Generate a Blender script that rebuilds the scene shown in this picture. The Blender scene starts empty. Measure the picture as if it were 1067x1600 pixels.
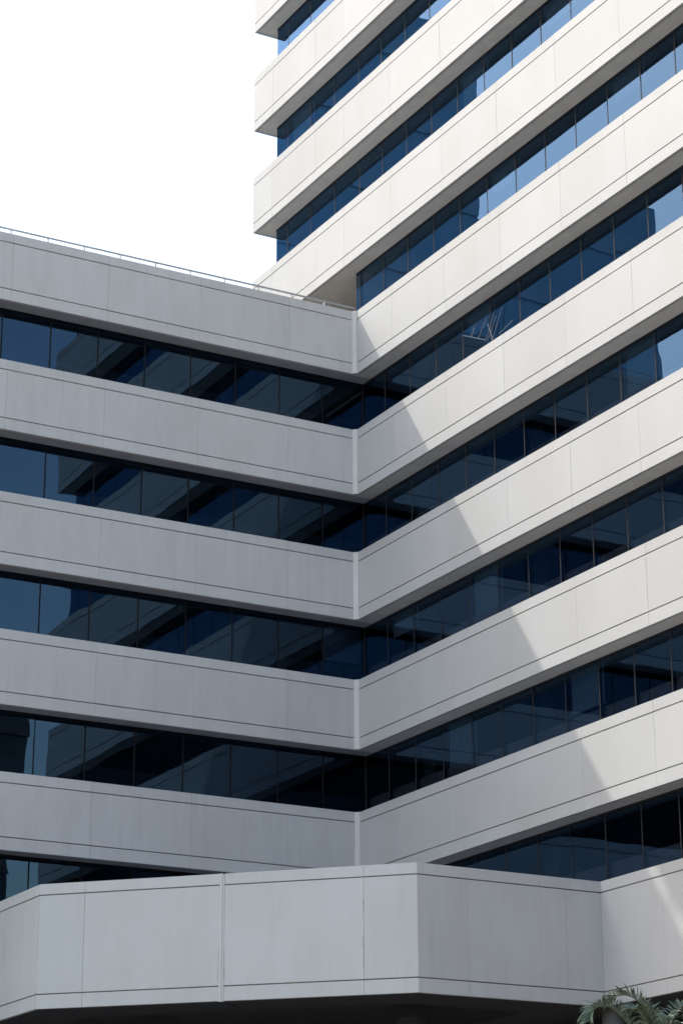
import bpy, bmesh, math, random
from mathutils import Vector, Matrix
R = random.Random(7)
scene = bpy.context.scene
C = scene.collection

# ---------------------------------------------------------------- camera
EYE = 1.6
THETA, ROLL, FPX = math.radians(19.5906), math.radians(-0.2397), 3654.467
cam_data = bpy.data.cameras.new('camera')
cam = bpy.data.objects.new('camera', cam_data); C.objects.link(cam)
cam_data.sensor_fit = 'VERTICAL'; cam_data.sensor_height = 24.0
cam_data.lens = 24.0 * FPX / 1600.0
cam_data.clip_start = 0.1; cam_data.clip_end = 5000
cam.matrix_world = Matrix.Translation((0, 0, EYE)) @ Matrix.Rotation(math.pi/2 + THETA, 4, 'X') @ Matrix.Rotation(ROLL, 4, 'Z')
scene.camera = cam

# building axes: u runs along the low wing (to the left, nearer), v along the tower front (to the right, nearer)
A2 = math.radians(-29.20484); A1 = A2 + math.pi/2
CX, CY = 0.41182, 60.56314
ZR = 27.56751 + EYE                         # height of the low wing's parapet
D1 = Vector((math.sin(A1), math.cos(A1), 0)); D2 = Vector((math.sin(A2), math.cos(A2), 0))
U, V = -D1, -D2
ROT = math.atan2(U.y, U.x)
def W(u, v, z): return Vector((CX, CY, 0)) + U*u + V*v + Vector((0, 0, z))

# ---------------------------------------------------------------- light
SUN = (U*0.80 + V*-0.692 + Vector((0, 0, 1))).normalized()
elev = math.asin(SUN.z); azim = math.atan2(SUN.x, SUN.y)
world = bpy.data.worlds.new('World'); scene.world = world; world.use_nodes = True
wn = world.node_tree; wn.nodes.clear()
sky = wn.nodes.new('ShaderNodeTexSky'); sky.sky_type = 'NISHITA'; sky.sun_disc = False
sky.sun_elevation = elev; sky.sun_rotation = azim
sky.air_density = 2.0; sky.dust_density = 1.5; sky.ozone_density = 0.5; sky.altitude = 0
bg = wn.nodes.new('ShaderNodeBackground'); bg.inputs['Strength'].default_value = 0.15
wo = wn.nodes.new('ShaderNodeOutputWorld')
wb = wn.nodes.new('ShaderNodeMix'); wb.data_type = 'RGBA'; wb.blend_type = 'MULTIPLY'; wb.inputs[0].default_value = 1.0
wb.inputs[7].default_value = (1.075, 1.0, 1.045, 1)                # milky white-grey haze rather than a green-blue sky
wn.links.new(sky.outputs[0], wb.inputs[6]); wn.links.new(wb.outputs[2], bg.inputs[0]); wn.links.new(bg.outputs[0], wo.inputs[0])
sl = bpy.data.lights.new('sun', 'SUN'); sl.energy = 1.02; sl.angle = math.radians(0.55); sl.color = (1.0, 0.97, 0.875)
so = bpy.data.objects.new('sun', sl); C.objects.link(so)
so.rotation_euler = SUN.to_track_quat('Z', 'Y').to_euler()
scene.view_settings.view_transform = 'Standard'; scene.view_settings.look = 'None'
scene.view_settings.exposure = 1.3; scene.view_settings.gamma = 1.0
scene.view_settings.use_curve_mapping = False
scene.cycles.max_bounces = 10; scene.cycles.transparent_max_bounces = 16

# ---------------------------------------------------------------- materials
class NT:
    def __init__(s, name):
        s.m = bpy.data.materials.new(name); s.m.use_nodes = True
        s.t = s.m.node_tree; s.t.nodes.clear()
        s.out = s.n('ShaderNodeOutputMaterial')
    def n(s, typ, **kw):
        x = s.t.nodes.new(typ)
        for k, v in kw.items(): setattr(x, k, v)
        return x
    def l(s, a, b): s.t.links.new(a, b)
    def noise(s, vec, scale, detail=3, rough=.55):
        x = s.n('ShaderNodeTexNoise'); x.inputs['Scale'].default_value = scale
        x.inputs['Detail'].default_value = detail; x.inputs['Roughness'].default_value = rough
        if vec is not None: s.l(vec, x.inputs['Vector'])
        return x.outputs['Fac']
    def rng(s, v, a, b, c, d):
        x = s.n('ShaderNodeMapRange'); s.l(v, x.inputs[0])
        for i, k in enumerate((a, b, c, d)): x.inputs[i+1].default_value = k
        return x.outputs[0]
    def math(s, op, a, b=None):
        x = s.n('ShaderNodeMath', operation=op)
        for i, k in enumerate((a, b)):
            if k is None: continue
            if isinstance(k, (int, float)): x.inputs[i].default_value = k
            else: s.l(k, x.inputs[i])
        return x.outputs[0]
    def mixc(s, fac, a, b, mode='MIX'):
        x = s.n('ShaderNodeMix', data_type='RGBA', blend_type=mode)
        for i, k in ((0, fac), (6, a), (7, b)):
            if isinstance(k, (int, float)): x.inputs[i].default_value = k
            elif isinstance(k, tuple): x.inputs[i].default_value = (*k, 1) if len(k) == 3 else k
            else: s.l(k, x.inputs[i])
        return x.outputs[2]

def painted(name, col, dirt=0.0, cracks=0.0, rough=.62):
    """painted precast: rain streaks, faint blotches and a slightly different tone for each piece"""
    t = NT(name); p = t.n('ShaderNodeBsdfPrincipled')
    geo = t.n('ShaderNodeNewGeometry'); pos = geo.outputs['Position']
    mp = t.n('ShaderNodeMapping'); t.l(pos, mp.inputs[0]); mp.inputs['Scale'].default_value = (2.2, 2.2, .35)
    streak = t.noise(mp.outputs[0], 1.6, 4, .6)
    mp2 = t.n('ShaderNodeMapping'); t.l(pos, mp2.inputs[0]); mp2.inputs['Scale'].default_value = (1, 1, .6)
    blot = t.noise(mp2.outputs[0], .55, 4, .6)
    mp3 = t.n('ShaderNodeMapping'); t.l(pos, mp3.inputs[0]); mp3.inputs['Scale'].default_value = (8, 8, .30)
    drip = t.noise(mp3.outputs[0], 1.3, 3, .6)
    fine = t.noise(pos, 26, 3, .6)
    oi = t.n('ShaderNodeObjectInfo')
    dr = t.rng(drip, .60, .78, 1.0, .95 - dirt)
    v = t.rng(streak, .35, .75, 1.005, .985 - dirt)
    v = t.math('MULTIPLY', v, t.rng(blot, .3, .75, 1.03, .95))
    v = t.math('MULTIPLY', v, dr)
    v = t.math('MULTIPLY', v, t.rng(fine, .3, .7, .985, 1.015))
    v = t.math('MULTIPLY', v, t.rng(oi.outputs['Random'], 0, 1, .968, 1.02))
    col1 = t.mixc(1.0, col, v, 'MULTIPLY')
    warm = t.rng(blot, .45, .75, 0, .35)
    col2 = t.mixc(warm, col1, t.mixc(1.0, col1, (1.0, .96, .88), 'MULTIPLY'))
    if cracks:
        tc = t.n('ShaderNodeTexCoord'); sx = t.n('ShaderNodeSeparateXYZ'); t.l(tc.outputs['Generated'], sx.inputs[0])
        e = t.math('MINIMUM', sx.outputs[0], t.math('SUBTRACT', 1.0, sx.outputs[0]))
        wob = t.rng(t.noise(pos, 3.0, 4, .7), .3, .7, 0.0, .012)
        line = t.math('LESS_THAN', e, wob)
        brk = t.math('GREATER_THAN', t.noise(pos, 1.1, 3, .7), .56)
        col2 = t.mixc(t.math('MULTIPLY', t.math('MULTIPLY', line, brk), cracks), col2, (.13, .13, .12))
    t.l(col2, p.inputs['Base Color']); p.inputs['Roughness'].default_value = rough
    p.inputs['Specular IOR Level'].default_value = .3
    b = t.n('ShaderNodeBump'); b.inputs['Strength'].default_value = .12; b.inputs['Distance'].default_value = .02
    t.l(t.math('ADD', t.math('MULTIPLY', blot, .6), t.math('MULTIPLY', fine, .1)), b.inputs['Height'])
    t.l(b.outputs[0], p.inputs['Normal']); t.l(p.outputs[0], t.out.inputs[0])
    return t.m

def plain(name, col, rough=.6, var=.12, scale=6, metal=0.0, spec=.5):
    t = NT(name); p = t.n('ShaderNodeBsdfPrincipled')
    geo = t.n('ShaderNodeNewGeometry')
    f = t.rng(t.noise(geo.outputs['Position'], scale, 4, .6), .3, .7, 1-var, 1+var)
    t.l(t.mixc(1.0, col, f, 'MULTIPLY'), p.inputs['Base Color'])
    p.inputs['Roughness'].default_value = rough; p.inputs['Metallic'].default_value = metal; p.inputs['Specular IOR Level'].default_value = spec
    t.l(p.outputs[0], t.out.inputs[0]); return t.m

def glass(name, refl, trans, ior):
    """coated blue solar glass: sharp tinted reflection over a dark see-through pane, faintly wavy"""
    t = NT(name); geo = t.n('ShaderNodeNewGeometry')
    b = t.n('ShaderNodeBump'); b.inputs['Strength'].default_value = 1.0; b.inputs['Distance'].default_value = .0022
    mp = t.n('ShaderNodeMapping'); t.l(geo.outputs['Position'], mp.inputs[0]); mp.inputs['Scale'].default_value = (1, 1, .6)
    oi = t.n('ShaderNodeObjectInfo')
    nz = t.n('ShaderNodeTexNoise', noise_dimensions='4D'); nz.inputs['Scale'].default_value = 1.1; nz.inputs['Detail'].default_value = 1.0
    t.l(mp.outputs[0], nz.inputs['Vector']); t.l(t.math('MULTIPLY', oi.outputs['Random'], 3.0), nz.inputs['W'])
    t.l(nz.outputs['Fac'], b.inputs['Height'])
    fr = t.n('ShaderNodeFresnel'); fr.inputs['IOR'].default_value = ior
    g = t.n('ShaderNodeBsdfGlossy'); g.inputs['Color'].default_value = (*refl, 1); g.inputs['Roughness'].default_value = 0.0
    t.l(b.outputs[0], g.inputs['Normal'])
    tr = t.n('ShaderNodeBsdfTransparent'); tr.inputs['Color'].default_value = (*trans, 1)
    f2 = t.math('DIVIDE', t.math('MULTIPLY', fr.outputs[0], 2.0), t.math('ADD', fr.outputs[0], 1.0))   # both surfaces of the sheet
    mx = t.n('ShaderNodeMixShader'); t.l(f2, mx.inputs[0]); t.l(tr.outputs[0], mx.inputs[1]); t.l(g.outputs[0], mx.inputs[2])
    t.l(mx.outputs[0], t.out.inputs[0]); return t.m

M = {}
M['panel'] = painted('painted_precast', (.445, .447, .442), dirt=-.025)
M['panel_wing'] = painted('painted_precast_weathered', (.57, .56, .548), dirt=.055)
M['panel_podium'] = painted('painted_precast_podium', (.505, .523, .52), dirt=.03, cracks=.32)
M['joint'] = plain('joint_sealant', (.16, .16, .155), .8)
M['core'] = plain('concrete_core', (.22, .22, .21), .85)
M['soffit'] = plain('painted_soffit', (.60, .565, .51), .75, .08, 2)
M['soffit_wing'] = plain('shaded_soffit', (.33, .33, .335), .8, .1, 2)  # darker copy of the soffit paint: the wing's shade put into the colour
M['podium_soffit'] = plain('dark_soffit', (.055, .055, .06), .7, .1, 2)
M['mullion'] = plain('anodised_aluminium', (.024, .024, .028), .5, .06, 8, 0.0, .12)
M['mullion_shaded'] = plain('shaded_anodised_aluminium', (.009, .010, .012), .5, .06, 8, 0.0, .12)  # darker copy of the mullion metal, standing in for the wing's shade
M['rail'] = plain('painted_steel_rail', (.50, .51, .52), .5, .06, 8)
M['inside'] = plain('interior_plaster', (.13, .13, .13), .9, .08, 1)
M['ceiling'] = plain('interior_ceiling', (.17, .17, .17), .9, .08, 1)
M['inside_floor'] = plain('interior_carpet', (.06, .055, .05), .95, .2, 4)
M['sill'] = plain('interior_sill_wall', (.50, .34, .30), .8, .1, 3)
M['blind'] = plain('roller_blind_fabric', (.50, .53, .55), .9, .05, 3)
M['glass'] = glass('blue_solar_glass', (.33, .61, 1.0), (.19, .26, .33), 1.43)
t = NT('clear_glass_edge'); p = t.n('ShaderNodeBsdfTransparent'); p.inputs[0].default_value = (.97, .98, .98, 1); t.l(p.outputs[0], t.out.inputs[0]); M['glass_back'] = t.m
M['roof'] = plain('roof_screed', (.30, .29, .27), .9, .2, 1.5)
M['column'] = plain('column_render', (.13, .13, .13), .7, .08, 2)
M['tank'] = plain('shadow_tank_steel', (.45, .46, .47), .4, .08, 2)
M['rod'] = plain('bare_metal_rod', (.075, .10, .14), .5, .1, 5)

# ---------------------------------------------------------------- mesh helpers
def bm_box(bm, x0, x1, y0, y1, z0, z1):
    vs = [bm.verts.new(p) for p in ((x0,y0,z0),(x1,y0,z0),(x1,y1,z0),(x0,y1,z0),(x0,y0,z1),(x1,y0,z1),(x1,y1,z1),(x0,y1,z1))]
    for f in ((3,2,1,0),(4,5,6,7),(0,1,5,4),(1,2,6,5),(2,3,7,6),(3,0,4,7)): bm.faces.new([vs[i] for i in f])
    return vs
def bm_prism(bm, pts, z0, z1):
    a = [bm.verts.new((x, y, z0)) for x, y in pts]; b = [bm.verts.new((x, y, z1)) for x, y in pts]
    n = len(pts)
    bm.faces.new(a[::-1]); bm.faces.new(b)
    for i in range(n): bm.faces.new((a[i], a[(i+1) % n], b[(i+1) % n], b[i]))
def bm_tube(bm, pts, rad, seg=8, cap=True):
    pts = [Vector(p) for p in pts]; rings = []
    for i, p in enumerate(pts):
        d = (pts[min(i+1, len(pts)-1)] - pts[max(i-1, 0)]).normalized()
        a = d.orthogonal().normalized(); b = d.cross(a)
        r = rad[i] if isinstance(rad, (list, tuple)) else rad
        if rings:                                   # keep rings aligned
            ref = rings[-1][0].co - pts[i-1]
            ref = (ref - d*ref.dot(d)).normalized(); a = ref; b = d.cross(a)
        rings.append([bm.verts.new(p + (a*math.cos(2*math.pi*k/seg) + b*math.sin(2*math.pi*k/seg))*r) for k in range(seg)])
    for q, w in zip(rings, rings[1:]):
        for k in range(seg): bm.faces.new((q[k], q[(k+1) % seg], w[(k+1) % seg], w[k]))
    if cap: bm.faces.new(rings[0][::-1]); bm.faces.new(rings[-1])
def mesh_of(name, bm, mat, smooth=False):
    bmesh.ops.recalc_face_normals(bm, faces=bm.faces)
    me = bpy.data.meshes.new(name); bm.to_mesh(me); bm.free()
    me.materials.append(M[mat] if isinstance(mat, str) else mat)
    if smooth:
        for p in me.polygons: p.use_smooth = True
    return me
def add(name, me, parent=None, loc=(0, 0, 0), rz=0.0):
    o = bpy.data.objects.new(name, me); C.objects.link(o)
    o.location = loc; o.rotation_euler = (0, 0, rz)
    if parent is not None: o.parent = parent
    return o
def obj(name, bm, mat, parent=None, smooth=False): return add(name, mesh_of(name, bm, mat, smooth), parent)
def tag(o, label, cat, group=None):
    o['label'] = label; o['category'] = cat
    if group: o['group'] = group
    return o
def thing(name, label, cat, group=None, local=True, loc=None):
    o = bpy.data.objects.new(name, None); C.objects.link(o)
    if local: o.location = (CX, CY, 0); o.rotation_euler = (0, 0, ROT)
    if loc is not None: o.location = loc
    return tag(o, label, cat, group)
_cache = {}
def piece(L, T, H, mat, bev=.004):
    """a slab L long, T deep (behind its face at y=0), H high, arrises slightly rounded; shared between alike pieces"""
    k = (round(L, 3), round(T, 3), round(H, 3), mat, bev)
    if k not in _cache:
        bm = bmesh.new(); bm_box(bm, -L/2, L/2, -T, 0, 0, H)
        if bev: bmesh.ops.bevel(bm, geom=bm.edges[:], offset=bev, segments=1, affect='EDGES', clamp_overlap=True)
        me = _cache[k] = mesh_of('piece', bm, mat)
        if mat == 'glass':                            # one tinted face per sheet; its back and edges are clear
            me.materials.append(M['glass_back'])
            for f in me.polygons:
                if f.normal.y < .5: f.material_index = 1
    return _cache[k]

class Run:
    """a straight stretch of facade: origin p0 and direction in local (u, v); outward normal n; s measured along it"""
    def __init__(s, p0, d, n):
        s.p0, s.d, s.n = Vector(p0), Vector(d).normalized(), Vector(n).normalized()
        # piece's local x runs so that its local +y is the outward normal
        s.x = Vector((s.n.y, -s.n.x)); s.rz = math.atan2(s.x.y, s.x.x)
    def at(s, t, off=0.0):
        q = s.p0 + s.d*t + s.n*off; return q.x, q.y
    def put(s, name, me, parent, t, z, off=0.0):
        x, y = s.at(t, off); return add(name, me, parent, (x, y, z), s.rz)

F = 3.6; G1, G2, BH = .268, 1.600, 1.917; GAP = .026; REC = .55
PG1, PG2, PBH = .245, 2.40, 2.712
def ztop(k): return ZR - F*k

def spandrel(parent, run, s0, s1, zt, joints, mat, gs=(G1, G2, BH), e0=0.0, e1=0.0, vgap=.0036, soffit='soffit'):
    """one storey-high band: core and soffit slab, with coping, panels and lower fascia as pieces in front"""
    g1, g2, bh = gs
    # core: inset mesh behind the pieces (its own box along the run)
    bm = bmesh.new()
    def boxrun(a, b, o0, o1, z0, z1):
        c = [run.at(a, o0), run.at(b, o0), run.at(b, o1), run.at(a, o1)]
        bm_prism(bm, c, z0, z1)
    boxrun(s0+.004, s1-.004, -.034, -.088, zt-bh+.03, zt-.02)
    band = obj('spandrel_band', bm, 'core', parent)
    bm = bmesh.new()
    boxrun(s0+e0, s1-e1, -.104, -REC-.30, zt-bh+.006, zt-.012)
    add('soffit_slab', mesh_of('soffit_slab', bm, soffit), band)
    js = [s0] + [j for j in joints if s0+.25 < j < s1-.25] + [s1]
    for a, b in zip(js, js[1:]):
        L = b-a-vgap; m = (a+b)/2
        for nm, z0, z1 in (('coping', zt-g1+GAP/2, zt), ('panel', zt-g2+GAP/2, zt-g1-GAP/2), ('lower_fascia', zt-bh, zt-g2-GAP/2)):
            run.put(nm, piece(L, .086, z1-z0, mat), band, m, z0, R.uniform(-.0015, .0015))
    return band

def glazing(parent, run, s0, s1, z0, z1, mull, blinds=0.0, sill=True, metal='mullion'):
    """a ribbon of fixed panes between two bands: frame rails, one pane per bay, a mullion at each joint"""
    bm = bmesh.new()
    def boxrun(a, b, o0, o1, za, zb): bm_prism(bm, [run.at(a, o0), run.at(b, o0), run.at(b, o1), run.at(a, o1)], za, zb)
    boxrun(s0, s1, .012, -.06, z1-.045, z1+.004); boxrun(s0, s1, .012, -.06, z0-.02, z0+.03)
    rib = obj('window_ribbon', bm, metal, parent)
    ms = [m for m in mull if s0+.12 < m < s1-.12]
    edges = [s0] + ms + [s1]
    h = z1-z0-.075
    for a, b in zip(edges, edges[1:]):
        L = b-a-.012
        o = run.put('pane', piece(L, .008, h, 'glass', 0), rib, (a+b)/2, z0+.03, 0)
        o.rotation_euler = (R.gauss(0, .0009), R.gauss(0, .0006), run.rz + R.gauss(0, .0016))
        if R.random() < blinds:
            hb = R.choice((.35, .6, .8, 1.0))*h
            run.put('roller_blind', piece(L-.06, .01, hb, 'blind', 0), rib, (a+b)/2, z0+.03+h-hb, -.16)
    for m in ms:
        run.put('mullion', piece(.042, .085, h, metal, .003), rib, m, z0+.03, .004)
    if sill:
        bm = bmesh.new()
        boxrun(s0, s1, -.12, -.20, z0-.02, z0+.56)
        obj('sill_wall', bm, 'sill' if metal == 'mullion' else 'inside', rib)  # wing sills take the dark plaster, their shade put into the colour
    return rib

# ---------------------------------------------------------------- the ground
t = NT('courtyard_paving'); p = t.n('ShaderNodeBsdfPrincipled'); geo = t.n('ShaderNodeNewGeometry')
a = t.noise(geo.outputs['Position'], .35, 6, .65); b_ = t.noise(geo.outputs['Position'], 9, 4, .6)
col = t.mixc(t.rng(a, .35, .65, 0, 1), (.19, .172, .145), (.27, .245, .21))
t.l(t.mixc(1.0, col, t.rng(b_, .3, .7, .85, 1.15), 'MULTIPLY'), p.inputs['Base Color']); p.inputs['Roughness'].default_value = .85
t.l(p.outputs[0], t.out.inputs[0]); M['ground'] = t.m
bm = bmesh.new(); q = 3000
bm.faces.new([bm.verts.new(x) for x in ((-q,-q,0),(q,-q,0),(q,q,0),(-q,q,0))])
g = obj('ground', bm, 'ground'); g['kind'] = 'structure'

# ---------------------------------------------------------------- low office wing (left)
wing = thing('office_wing', 'low shaded office wing on the left with five white bands under a roof rail', 'office wing')
TD = -16.0                                                        # depth of the tower behind its front
UE = 26.5                                                        # where the wing ends, outside the picture
r1 = Run((0, 0), (1, 0), (0, 1))
r1g = Run((0, -REC), (1, 0), (0, 1))
J1 = [2.12 + 2.725*i for i in range(10)]
M1 = [.76 + 1.363*i for i in range(21)]
for k in range(5):
    zt = ztop(k)
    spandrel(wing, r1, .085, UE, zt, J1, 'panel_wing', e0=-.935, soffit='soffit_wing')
    glazing(wing, r1g, -REC+.02, UE, ztop(k+1), zt-BH, M1, blinds=.05, metal='mullion_shaded')
spandrel(wing, r1, 10.73, UE, ztop(5), J1, 'panel_wing', (PG1, PG2, PBH), soffit='podium_soffit')
bm = bmesh.new()                                                  # roof deck, rear and end walls
bm_prism(bm, [(-.2, -.86), (UE, -.86), (UE, -15), (-.2, -15)], ZR-1.5, ZR-.9); obj('roof_deck', bm, 'roof', wing)
bm = bmesh.new(); bm_box(bm, TD, UE, -15.3, -15, 0, ZR); obj('rear_wall', bm, 'panel_wing', wing)
bm = bmesh.new(); bm_box(bm, UE, UE+.3, -15.3, -.1, 0, ZR); obj('end_wall', bm, 'panel_wing', wing)
for k in range(1, 6):                                             # storey floors seen through the glass
    bm = bmesh.new(); bm_box(bm, -.5, UE-.01, -14.9, -REC-.31, ztop(k)-.75, ztop(k)-.5)
    obj('floor_slab', bm, 'inside_floor', wing)
for k in range(5):
    bm = bmesh.new(); bm_box(bm, -.5, UE-.02, -14.9, -REC-.31, ztop(k)-BH+.02, ztop(k)-BH+.10)
    obj('ceiling', bm, 'ceiling', wing)
    bm = bmesh.new(); bm_box(bm, -.45, UE-.05, -7.2, -7.05, ztop(k+1)-.5, ztop(k)-BH+.02)
    obj('partition', bm, 'inside', wing)
    for i in range(5):
        bm = bmesh.new(); x = 3.0+5.45*i; bm_box(bm, x, x+.6, -2.0, -1.4, ztop(k+1)-.5, ztop(k)-BH+.02)
        obj('interior_column', bm, 'inside', wing)
bm = bmesh.new(); bm_box(bm, 0, UE, -4.2, -4.0, 0, ztop(5)-PBH); obj('ground_floor_wall', bm, 'inside', wing)
for k in range(5):                                                # post where the two ribbons of glass meet
    bm = bmesh.new(); bm_box(bm, -REC-.05, -REC+.03, -REC-.05, -REC+.03, ztop(k+1)-.02, ztop(k)-BH+.004); obj('corner_post', bm, 'mullion', wing)

# corner strips where the two fronts meet
for k in range(5):
    bm = bmesh.new()
    bm_prism(bm, [(-.1, -.1), (.112, -.08), (.112, .03), (.03, .112), (-.08, .112)], ztop(k)-BH-.004, ztop(k)-.006)
    bmesh.ops.bevel(bm, geom=bm.edges[:], offset=.006, segments=1, affect='EDGES')
    obj('corner_strip', bm, 'panel_wing', wing)

# ---------------------------------------------------------------- office tower (right)
tower = thing('office_tower', 'tall white office tower on the right with sunlit bands and ribbons of blue glass', 'office tower')
VE, VB = 21.2, -6.46                                              # near end and far end of the tower front
KT = -8
r2 = Run((0, 0), (0, 1), (1, 0))
r2g = Run((-REC, 0), (0, 1), (1, 0))
J2 = [-5.17, -2.35, -.62] + [2.06 + 2.725*i for i in range(8)]
M2 = [-5.15, -3.66, -2.15, -.66, .68] + [2.045 + 1.366*i for i in range(15)]
for k in range(KT, 5):
    s0 = .085 if k >= 0 else VB
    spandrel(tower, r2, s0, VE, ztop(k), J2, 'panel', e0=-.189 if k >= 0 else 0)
spandrel(tower, r2, 10.722, VE, ztop(5), J2, 'panel', (PG1, PG2, PBH), soffit='podium_soffit')
for k in range(KT-1, 5):
    g0 = -REC+.02 if k >= 0 else (-.9 if k == -1 else VB+.55)
    if k == KT-1: continue
    glazing(tower, r2g, g0, VE-.55, ztop(k+1), ztop(k)-BH, M2, blinds=.10 if k >= 0 else .04)
for k in range(KT, 6):
    v0 = VB if k < 0 else 0
    bm = bmesh.new()                                              # full floor plate: its underside is the soffit beyond the glass
    bm_box(bm, TD, -REC-.302, VB+.105 if k < 0 else -15, VE-.105, ztop(k)-BH+.006, ztop(k)-BH+.10)
    obj('ceiling', bm, 'soffit' if k == -1 else 'ceiling', tower)
    bm = bmesh.new(); bm_box(bm, TD+.2, -REC-.31, VB+.6 if k < 0 else -15, VE-.6, ztop(k)-.75, ztop(k)-.5)
    obj('floor_slab', bm, 'inside_floor', tower)
    bm = bmesh.new(); bm_box(bm, -6.2, -6.05, (VB+.7 if k < -0 else -.4) if k != 0 else 1.5, VE-.7, ztop(k)-.5, ztop(k-1)-BH)
    if k > KT: obj('partition', bm, 'inside', tower)
    else: bm.free()
    if k > KT:
        for i in range(5):
            y = 1.2+5.45*i - (5.45 if k < 0 else 0)
            if y > VE-1: continue
            bm = bmesh.new(); bm_box(bm, -1.9, -1.3, y, y+.6, ztop(k)-.5, ztop(k-1)-BH)
            obj('interior_column', bm, 'inside', tower)
for k in range(KT, 0):                                            # far end: edge beam under each return, glass between
    bm = bmesh.new(); bm_box(bm, TD, -.09, VB, VB+.10, ztop(k)-BH, ztop(k)); obj('end_band', bm, 'panel', tower)
    bm = bmesh.new(); bm_box(bm, TD, -.10, VB+.104, VB+.55, ztop(k)-BH+.008, ztop(k)-BH+.2); obj('end_soffit', bm, 'soffit', tower)
    if k < -1:
        bm = bmesh.new(); bm_box(bm, TD, -REC, VB+.55, VB+.56, ztop(k+1), ztop(k)-BH); obj('end_pane', bm, 'glass', tower)
for k in range(KT, 6):                                            # near end, out of the picture but mirrored in the wing's glass
    bh = BH if k < 5 else PBH
    bm = bmesh.new(); bm_box(bm, TD, -.09, VE-.10, VE, ztop(k)-bh, ztop(k)); obj('end_band', bm, 'panel', tower)
    bm = bmesh.new(); bm_box(bm, TD, -.10, VE-.55, VE-.104, ztop(k)-bh+.008, ztop(k)-bh+.2); obj('end_soffit', bm, 'soffit', tower)
    if k < 5:
        bm = bmesh.new(); bm_box(bm, TD, -REC, VE-.56, VE-.55, ztop(k+1), ztop(k)-BH); obj('end_pane', bm, 'glass', tower)
bm = bmesh.new(); bm_box(bm, TD-.3, TD, -15.3, VE, 0, ztop(KT)); obj('rear_wall', bm, 'panel', tower)
bm = bmesh.new(); bm_box(bm, TD, -.86, VB+.1, VE-.1, ztop(KT)-.5, ztop(KT)-.3); obj('roof_deck', bm, 'roof', tower)
bm = bmesh.new(); bm_box(bm, TD, -4.0, -.4, VE-.6, 0, ztop(5)-PBH); obj('ground_floor_wall', bm, 'inside', tower)
for y in (10.5, 16.2, 20.6):
    bm = bmesh.new(); bm_tube(bm, [(-.40, y, 0), (-.40, y, ztop(5)-PBH+.02)], .28, 24); obj('round_column', bm, 'column', tower, True)

# ---------------------------------------------------------------- podium filling the corner
pod = thing('podium_block', 'low white podium with a chamfered corner in front of the two office blocks', 'podium')
PE, PA, PB = 10.72, 4.68, 10.72
zt = ztop(5); zb = zt-PBH
rc = Run((0, PB), (1, 0), (0, 1))
s2 = math.sqrt(.5); Lb = (PE-PA)/s2
rb = Run((PA, PB), (s2, -s2), (s2, s2))
ra = Run((PE, PA), (0, -1), (1, 0))
PG = (PG1, PG2, PBH)
mit = .036
def podband(run, a, b, joints, a0=0, b0=0, mat='panel_podium'):
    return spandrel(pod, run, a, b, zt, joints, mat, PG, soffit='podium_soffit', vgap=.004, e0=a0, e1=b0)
podband(rc, -.02, PA-.001, [.95, 3.46], .1, .30, 'panel_wing')
h = Lb/2+.04
podband(rb, .001, h-.054, [1.17], .32, 0)
podband(rb, h+.054, Lb-.001, [Lb-1.07], 0, .32)
podband(ra, .001, PA-.05, [2.0], .32, .1)
bm = bmesh.new()                                                  # movement joint cover in the middle of the chamfer
c0 = [rb.at(h-.052, .003), rb.at(h-.006, .006), rb.at(h-.006, -.1), rb.at(h-.052, -.1)]
c1 = [rb.at(h-.002, .012), rb.at(h+.060, .004), rb.at(h+.060, -.1), rb.at(h-.002, -.1)]
bm_prism(bm, c0, zb-.01, zt-.012); bm_prism(bm, c1, zb-.01, zt+.006)
obj('joint_cover', bm, 'panel_podium', pod)
poly = [(-.3, -.3), (PE-.86, -.3), (PE-.86, PA-.36), (PA-.36, PB-.86), (-.3, PB-.86)]
bm = bmesh.new(); bm_prism(bm, poly, zt-.42, zt-.30); obj('terrace_deck', bm, 'roof', pod)
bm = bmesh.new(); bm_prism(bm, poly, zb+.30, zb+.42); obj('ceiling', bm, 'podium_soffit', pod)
inset = 1.5
po = [(PE-.106, .1), (PE-.106, PA-.045), (PA-.045, PB-.106), (.0, PB-.106)]
pi_ = [(PE-inset, .1), (PE-inset, PA-.62), (PA-.62, PB-inset), (.0, PB-inset)]
bm = bmesh.new()
for i in range(3):
    a, b, c, d = po[i], po[i+1], pi_[i+1], pi_[i]
    if i == 1:                                                    # split at the movement joint
        ma = ((a[0]+b[0])/2, (a[1]+b[1])/2); mc = ((c[0]+d[0])/2, (c[1]+d[1])/2); e = .018
        bm_prism(bm, [a, (ma[0]+e, ma[1]-e), (mc[0]+e, mc[1]-e), d], zb-.004, zb+.31)
        bm_prism(bm, [(ma[0]-e, ma[1]+e), b, c, (mc[0]-e, mc[1]+e)], zb-.004, zb+.31)
    else: bm_prism(bm, [a, b, c, d], zb-.004, zb+.31)
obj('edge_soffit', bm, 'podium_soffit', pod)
for x, y in ((7.0, 2.6), (2.6, 7.0)):
    bm = bmesh.new(); bm_tube(bm, [(x, y, 0), (x, y, zb+.01)], .38, 24); obj('round_column', bm, 'column', pod, True)

# ---------------------------------------------------------------- rail along the low wing's roof
rail = thing('roof_railing', 'thin pale pipe railing along the roof edge of the low wing', 'railing')
RV = -.13
bm = bmesh.new(); bm_tube(bm, [(-.06, RV, ZR+.185), (UE-.2, RV, ZR+.185)], .028, 8); obj('top_rail', bm, 'rail', rail, True)
x = .93
bmp = bmesh.new(); bm_tube(bmp, [(0, 0, -.03), (0, 0, .17)], .022, 8); pm = mesh_of('post', bmp, 'rail', True)
while x < UE-.3:
    add('post', pm, rail, (x, RV, ZR)); x += 1.045

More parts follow.
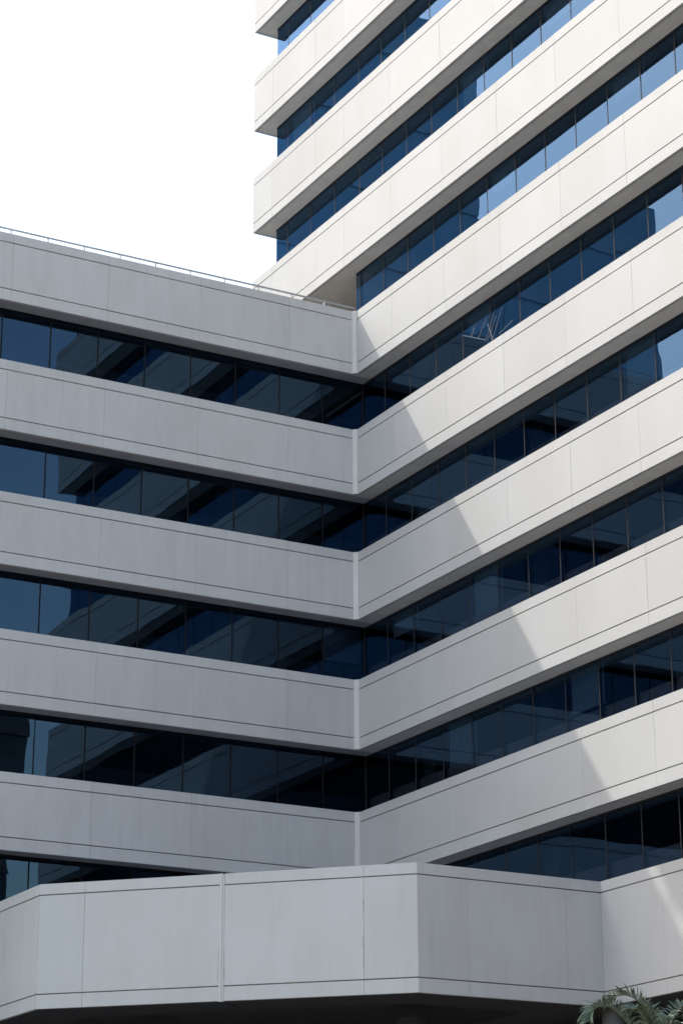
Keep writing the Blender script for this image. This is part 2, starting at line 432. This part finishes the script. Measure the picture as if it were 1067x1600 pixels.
# unseen raised drum added on the wing's roof to shade the lowest tower band
tank = thing('shadow_tank', 'steel water tank lying on tall legs on the roof of the low wing', 'added shadow caster')
bm = bmesh.new(); bm_tube(bm, [(17.35, -1.9, ZR+4.55), (17.6, -1.9, ZR+4.55), (21.6, -1.9, ZR+4.55), (21.85, -1.9, ZR+4.55)], [.5, .8, .8, .5], 28); obj('drum', bm, 'tank', tank)
for tu in (18.2, 21.0):
    for tv in (-2.5, -1.3):
        bm = bmesh.new(); bm_tube(bm, [(tu, tv, ZR-.9), (tu, tv, ZR+4.2)], .06, 8); obj('leg', bm, 'tank', tank)

# ---------------------------------------------------------------- loose rods behind the glass of the tower
rods = thing('rod_bundle', 'thin bare rods leaning against the tower glass on a window ledge', 'metal rods')
def on_plane_u(px, py, u):
    x, y = px-533.5, py-800
    xx = x*math.cos(ROLL) + y*math.sin(ROLL); yy = -x*math.sin(ROLL) + y*math.cos(ROLL)
    r = Vector((xx/FPX, math.cos(THETA) + yy/FPX*math.sin(THETA), math.sin(THETA) - yy/FPX*math.cos(THETA)))
    n = U; o = W(u, 0, 0)
    tt = (o - Vector((0, 0, EYE))).dot(n) / r.dot(n)
    q = Vector((0, 0, EYE)) + r*tt - Vector((CX, CY, 0))
    return u, q.dot(V), q.z
for (a, b, c, d, du) in ((743, 505, 736, 528, .05), (760, 496, 747, 528, .1), (772, 488, 758, 534, .0), (785, 478, 769, 531, .05), (762, 506, 770, 533, .12), (776, 492, 761, 534, .08), (801, 500, 779, 522, .15), (722, 524, 758, 531, .1)):
    bm = bmesh.new(); bm_tube(bm, [on_plane_u(a, b, -.53+du*.3), on_plane_u(c, d, -.44+du*.5)], .0075, 6); obj('rod', bm, 'rod', rods)

# ---------------------------------------------------------------- block beyond the low wing, seen mirrored in the tower glass
far = thing('stepped_building', 'stepped blue glass block beyond the low wing, mirrored in the upper tower windows', 'building')
M['far'] = plain('blue_curtain_wall', (.32, .55, .72), .35, .08, .5)
M['far2'] = plain('blue_curtain_wall_band', (.40, .58, .72), .5, .08, .5)
for x0, x1, ztt, back in ((4.0, 13.95, 25.0, -52), (13.955, 16.6, 29.8, -31.6), (16.605, 22.4, 31.8, -32.4), (22.405, 26.6, 21.8, -52), (26.605, 32.9, 25.0, -52)):
    bm = bmesh.new(); bm_box(bm, x0, x1, back, -30, 0, ZR+ztt); o = obj('storey_block', bm, 'far', far)
    zz = 3.0
    while zz < ZR+ztt-1:
        bm = bmesh.new(); bm_box(bm, x0-.06, x1-.002, -30, -29.9, zz, zz+1.0); obj('floor_band', bm, 'far2', o); zz += 3.7

# ---------------------------------------------------------------- block closing the courtyard behind the viewpoint, mirrored at the left edge
opp = thing('courtyard_building', 'dark glazed block across the courtyard, mirrored at the far left of the low wing windows', 'building')
M['dark_wall'] = plain('dark_curtain_wall', (.035, .045, .055), .3, .1, .5); M['dark_band'] = plain('dark_curtain_wall_band', (.075, .075, .075), .6, .1, .5)
bm = bmesh.new(); bm_box(bm, -17.8, 75, 70, 88, 0, ZR+9); o = obj('storey_block', bm, 'dark_wall', opp)
zz = 4.0
while zz < ZR+8:
    bm = bmesh.new(); bm_box(bm, -17.86, 74.9, 69.88, 69.998, zz, zz+1.1); obj('floor_band', bm, 'dark_band', o); zz += 3.8

# ---------------------------------------------------------------- palm in the bottom right corner
def leaf_mat():
    t = NT('palm_leaf'); p = t.n('ShaderNodeBsdfPrincipled'); geo = t.n('ShaderNodeNewGeometry')
    f = t.noise(geo.outputs['Position'], 2.5, 3, .6)
    oi = t.n('ShaderNodeObjectInfo')
    c = t.mixc(t.rng(f, .3, .7, 0, 1), (.035, .066, .036), (.085, .125, .072))
    t.l(t.mixc(1.0, c, t.rng(oi.outputs['Random'], 0, 1, .8, 1.15), 'MULTIPLY'), p.inputs['Base Color'])
    p.inputs['Roughness'].default_value = .30; p.inputs['Specular IOR Level'].default_value = .75
    t.l(p.outputs[0], t.out.inputs[0]); return t.m
M['leaf'] = leaf_mat(); M['stalk'] = plain('palm_stalk', (.10, .12, .05), .5); M['trunk'] = plain('palm_trunk', (.22, .21, .18), .8, .2, 8)
def pix_dir(px, py):
    x, y = px-533.5, py-800
    xx = x*math.cos(ROLL) + y*math.sin(ROLL); yy = -x*math.sin(ROLL) + y*math.cos(ROLL)
    return Vector((xx/FPX, math.cos(THETA) + yy/FPX*math.sin(THETA), math.sin(THETA) - yy/FPX*math.cos(THETA)))
PD = 34.0
crown = pix_dir(1042, 1700); crown = crown * (PD/crown.y) + Vector((0, 0, EYE))
palm = thing('palm_tree', 'feathery green palm with arching fronds at the foot of the tower', 'palm tree', local=False, loc=(crown.x, crown.y, 0))
RIGHT = Vector((1, 0, 0)); MPX = PD/(FPX*math.cos(THETA))*1.03         # metres per photo pixel at the palm
def frond(path, seed, leaf=.32, nl=66):
    """one feather: an arching stalk through the given points (right, up, away from the crown in metres) with drooping leaflets"""
    rr = random.Random(seed)
    P = [Vector((x, d, z)) + Vector((0, 0, crown.z)) for x, z, d in path]
    pts = []
    for i in range(len(P)-1):
        a, b, c, d = P[max(i-1, 0)], P[i], P[i+1], P[min(i+2, len(P)-1)]
        for j in range(8):
            q = j/8; pts.append(.5*((2*b) + (c-a)*q + (2*a-5*b+4*c-d)*q*q + (3*b-a-3*c+d)*q**3))
    pts.append(P[-1]); N = len(pts)-1
    bm = bmesh.new(); bm_tube(bm, pts, [.016*(1-.85*i/N)+.002 for i in range(N+1)], 6)
    fr = obj('frond', bm, 'stalk', palm, True)
    bm = bmesh.new()
    for i in range(nl):
        s = .20 + .80*i/(nl-1); j = s*N; i0 = min(int(j), N-1); pnt = pts[i0].lerp(pts[i0+1], j-i0)
        tan = (pts[i0+1]-pts[i0]).normalized()
        side = tan.cross(Vector((0, 0, 1)))
        side = side.normalized() if side.length > .05 else Vector((0, 1, 0))
        up = side.cross(tan).normalized()
        if up.z < 0: up = -up
        for sg in (-1, 1):
            if rr.random() < .04: continue
            ll = leaf*(math.sin(math.pi*min(1, .2+.75*s))*.65 + .45)*rr.uniform(.8, 1.12)
            d = (side*sg*rr.uniform(.6, .95) + tan*(.4+.45*s+rr.uniform(-.12, .12)) + up*(.85+rr.uniform(-.3, .25))).normalized()
            w = .0095*rr.uniform(.8, 1.25); prev = None; tw = rr.uniform(-.5, .5)
            wd = d.cross(tan).normalized().cross(d).normalized()
            wd = (wd + up*tw).normalized()
            droop = rr.uniform(.25, .7)
            for m in range(6):
                u_ = m/5
                c = pnt + d*(ll*u_) + Vector((0, 0, -droop*ll*u_**2.2))
                ww = w*((.4+1.5*u_) if u_ < .4 else (1.0-((u_-.4)/.6)**1.7)+.03)
                nrm = wd.cross(d).normalized()
                row = (bm.verts.new(c - wd*ww), bm.verts.new(c - nrm*ww*.35), bm.verts.new(c + wd*ww))
                if prev:
                    bm.faces.new((prev[0], prev[1], row[1], row[0])); bm.faces.new((prev[1], prev[2], row[2], row[1]))
                prev = row
    lf = add('leaflets', mesh_of('leaflets', bm, 'leaf', True), fr); lf['kind'] = 'stuff'
bm = bmesh.new(); bm_tube(bm, [(0, 0, 0), (.03, .02, crown.z*.5), (0, 0, crown.z+.02)], [.11, .085, .06], 14); obj('trunk', bm, 'trunk', palm, True)
def px(*pts, depth=(0, 0)):                        # pixel sketch of an arch turned into metres round the crown
    n = len(pts)-1
    return [((x-1015)*MPX, -(y-1685)*MPX*1.02, depth[0]+(depth[1]-depth[0])*(i/n)) for i, (x, y) in enumerate(pts)]
for i, pth in enumerate((
    px((1013,1685),(990,1637),(966,1604),(945,1584),(928,1578),(913,1584),(906,1600), depth=(0,-.5)),
    px((1015,1685),(1010,1628),(1003,1598),(990,1574),(972,1559),(955,1557),(944,1566), depth=(0,.25)),
    px((1017,1685),(1040,1625),(1058,1585),(1076,1560),(1098,1552),(1120,1566), depth=(0,-.2)),
    px((1017,1685),(1030,1640),(1050,1612),(1078,1600),(1104,1610), depth=(0,-.8)),
    px((1016,1685),(1019,1632),(1028,1594),(1044,1572),(1064,1568),(1082,1584), depth=(0,.7)),
    px((1015,1685),(1000,1640),(985,1612),(966,1600),(945,1606), depth=(0,.9)),
    px((1013,1685),(975,1655),(935,1648),(900,1668), depth=(0,-.3)),
    px((1015,1685),(1014,1640),(1012,1615),(1008,1600),(1003,1605), depth=(0,-1.1)),
    px((1018,1685),(1060,1655),(1100,1652),(1135,1680), depth=(0,.2)),
    px((1019,1685),(1048,1618),(1072,1590),(1096,1585),(1118,1600), depth=(0,.5)),
    px((1014,1685),(1000,1634),(986,1604),(972,1588),(958,1590), depth=(0,-.9)),
    px((1016,1685),(1024,1640),(1038,1616),(1056,1612),(1072,1630), depth=(0,-1.0)),
    px((1015,1685),(1014,1640),(1016,1618),(1020,1610),(1026,1622), depth=(0,1.3)))):
    frond(pth, 40+i)
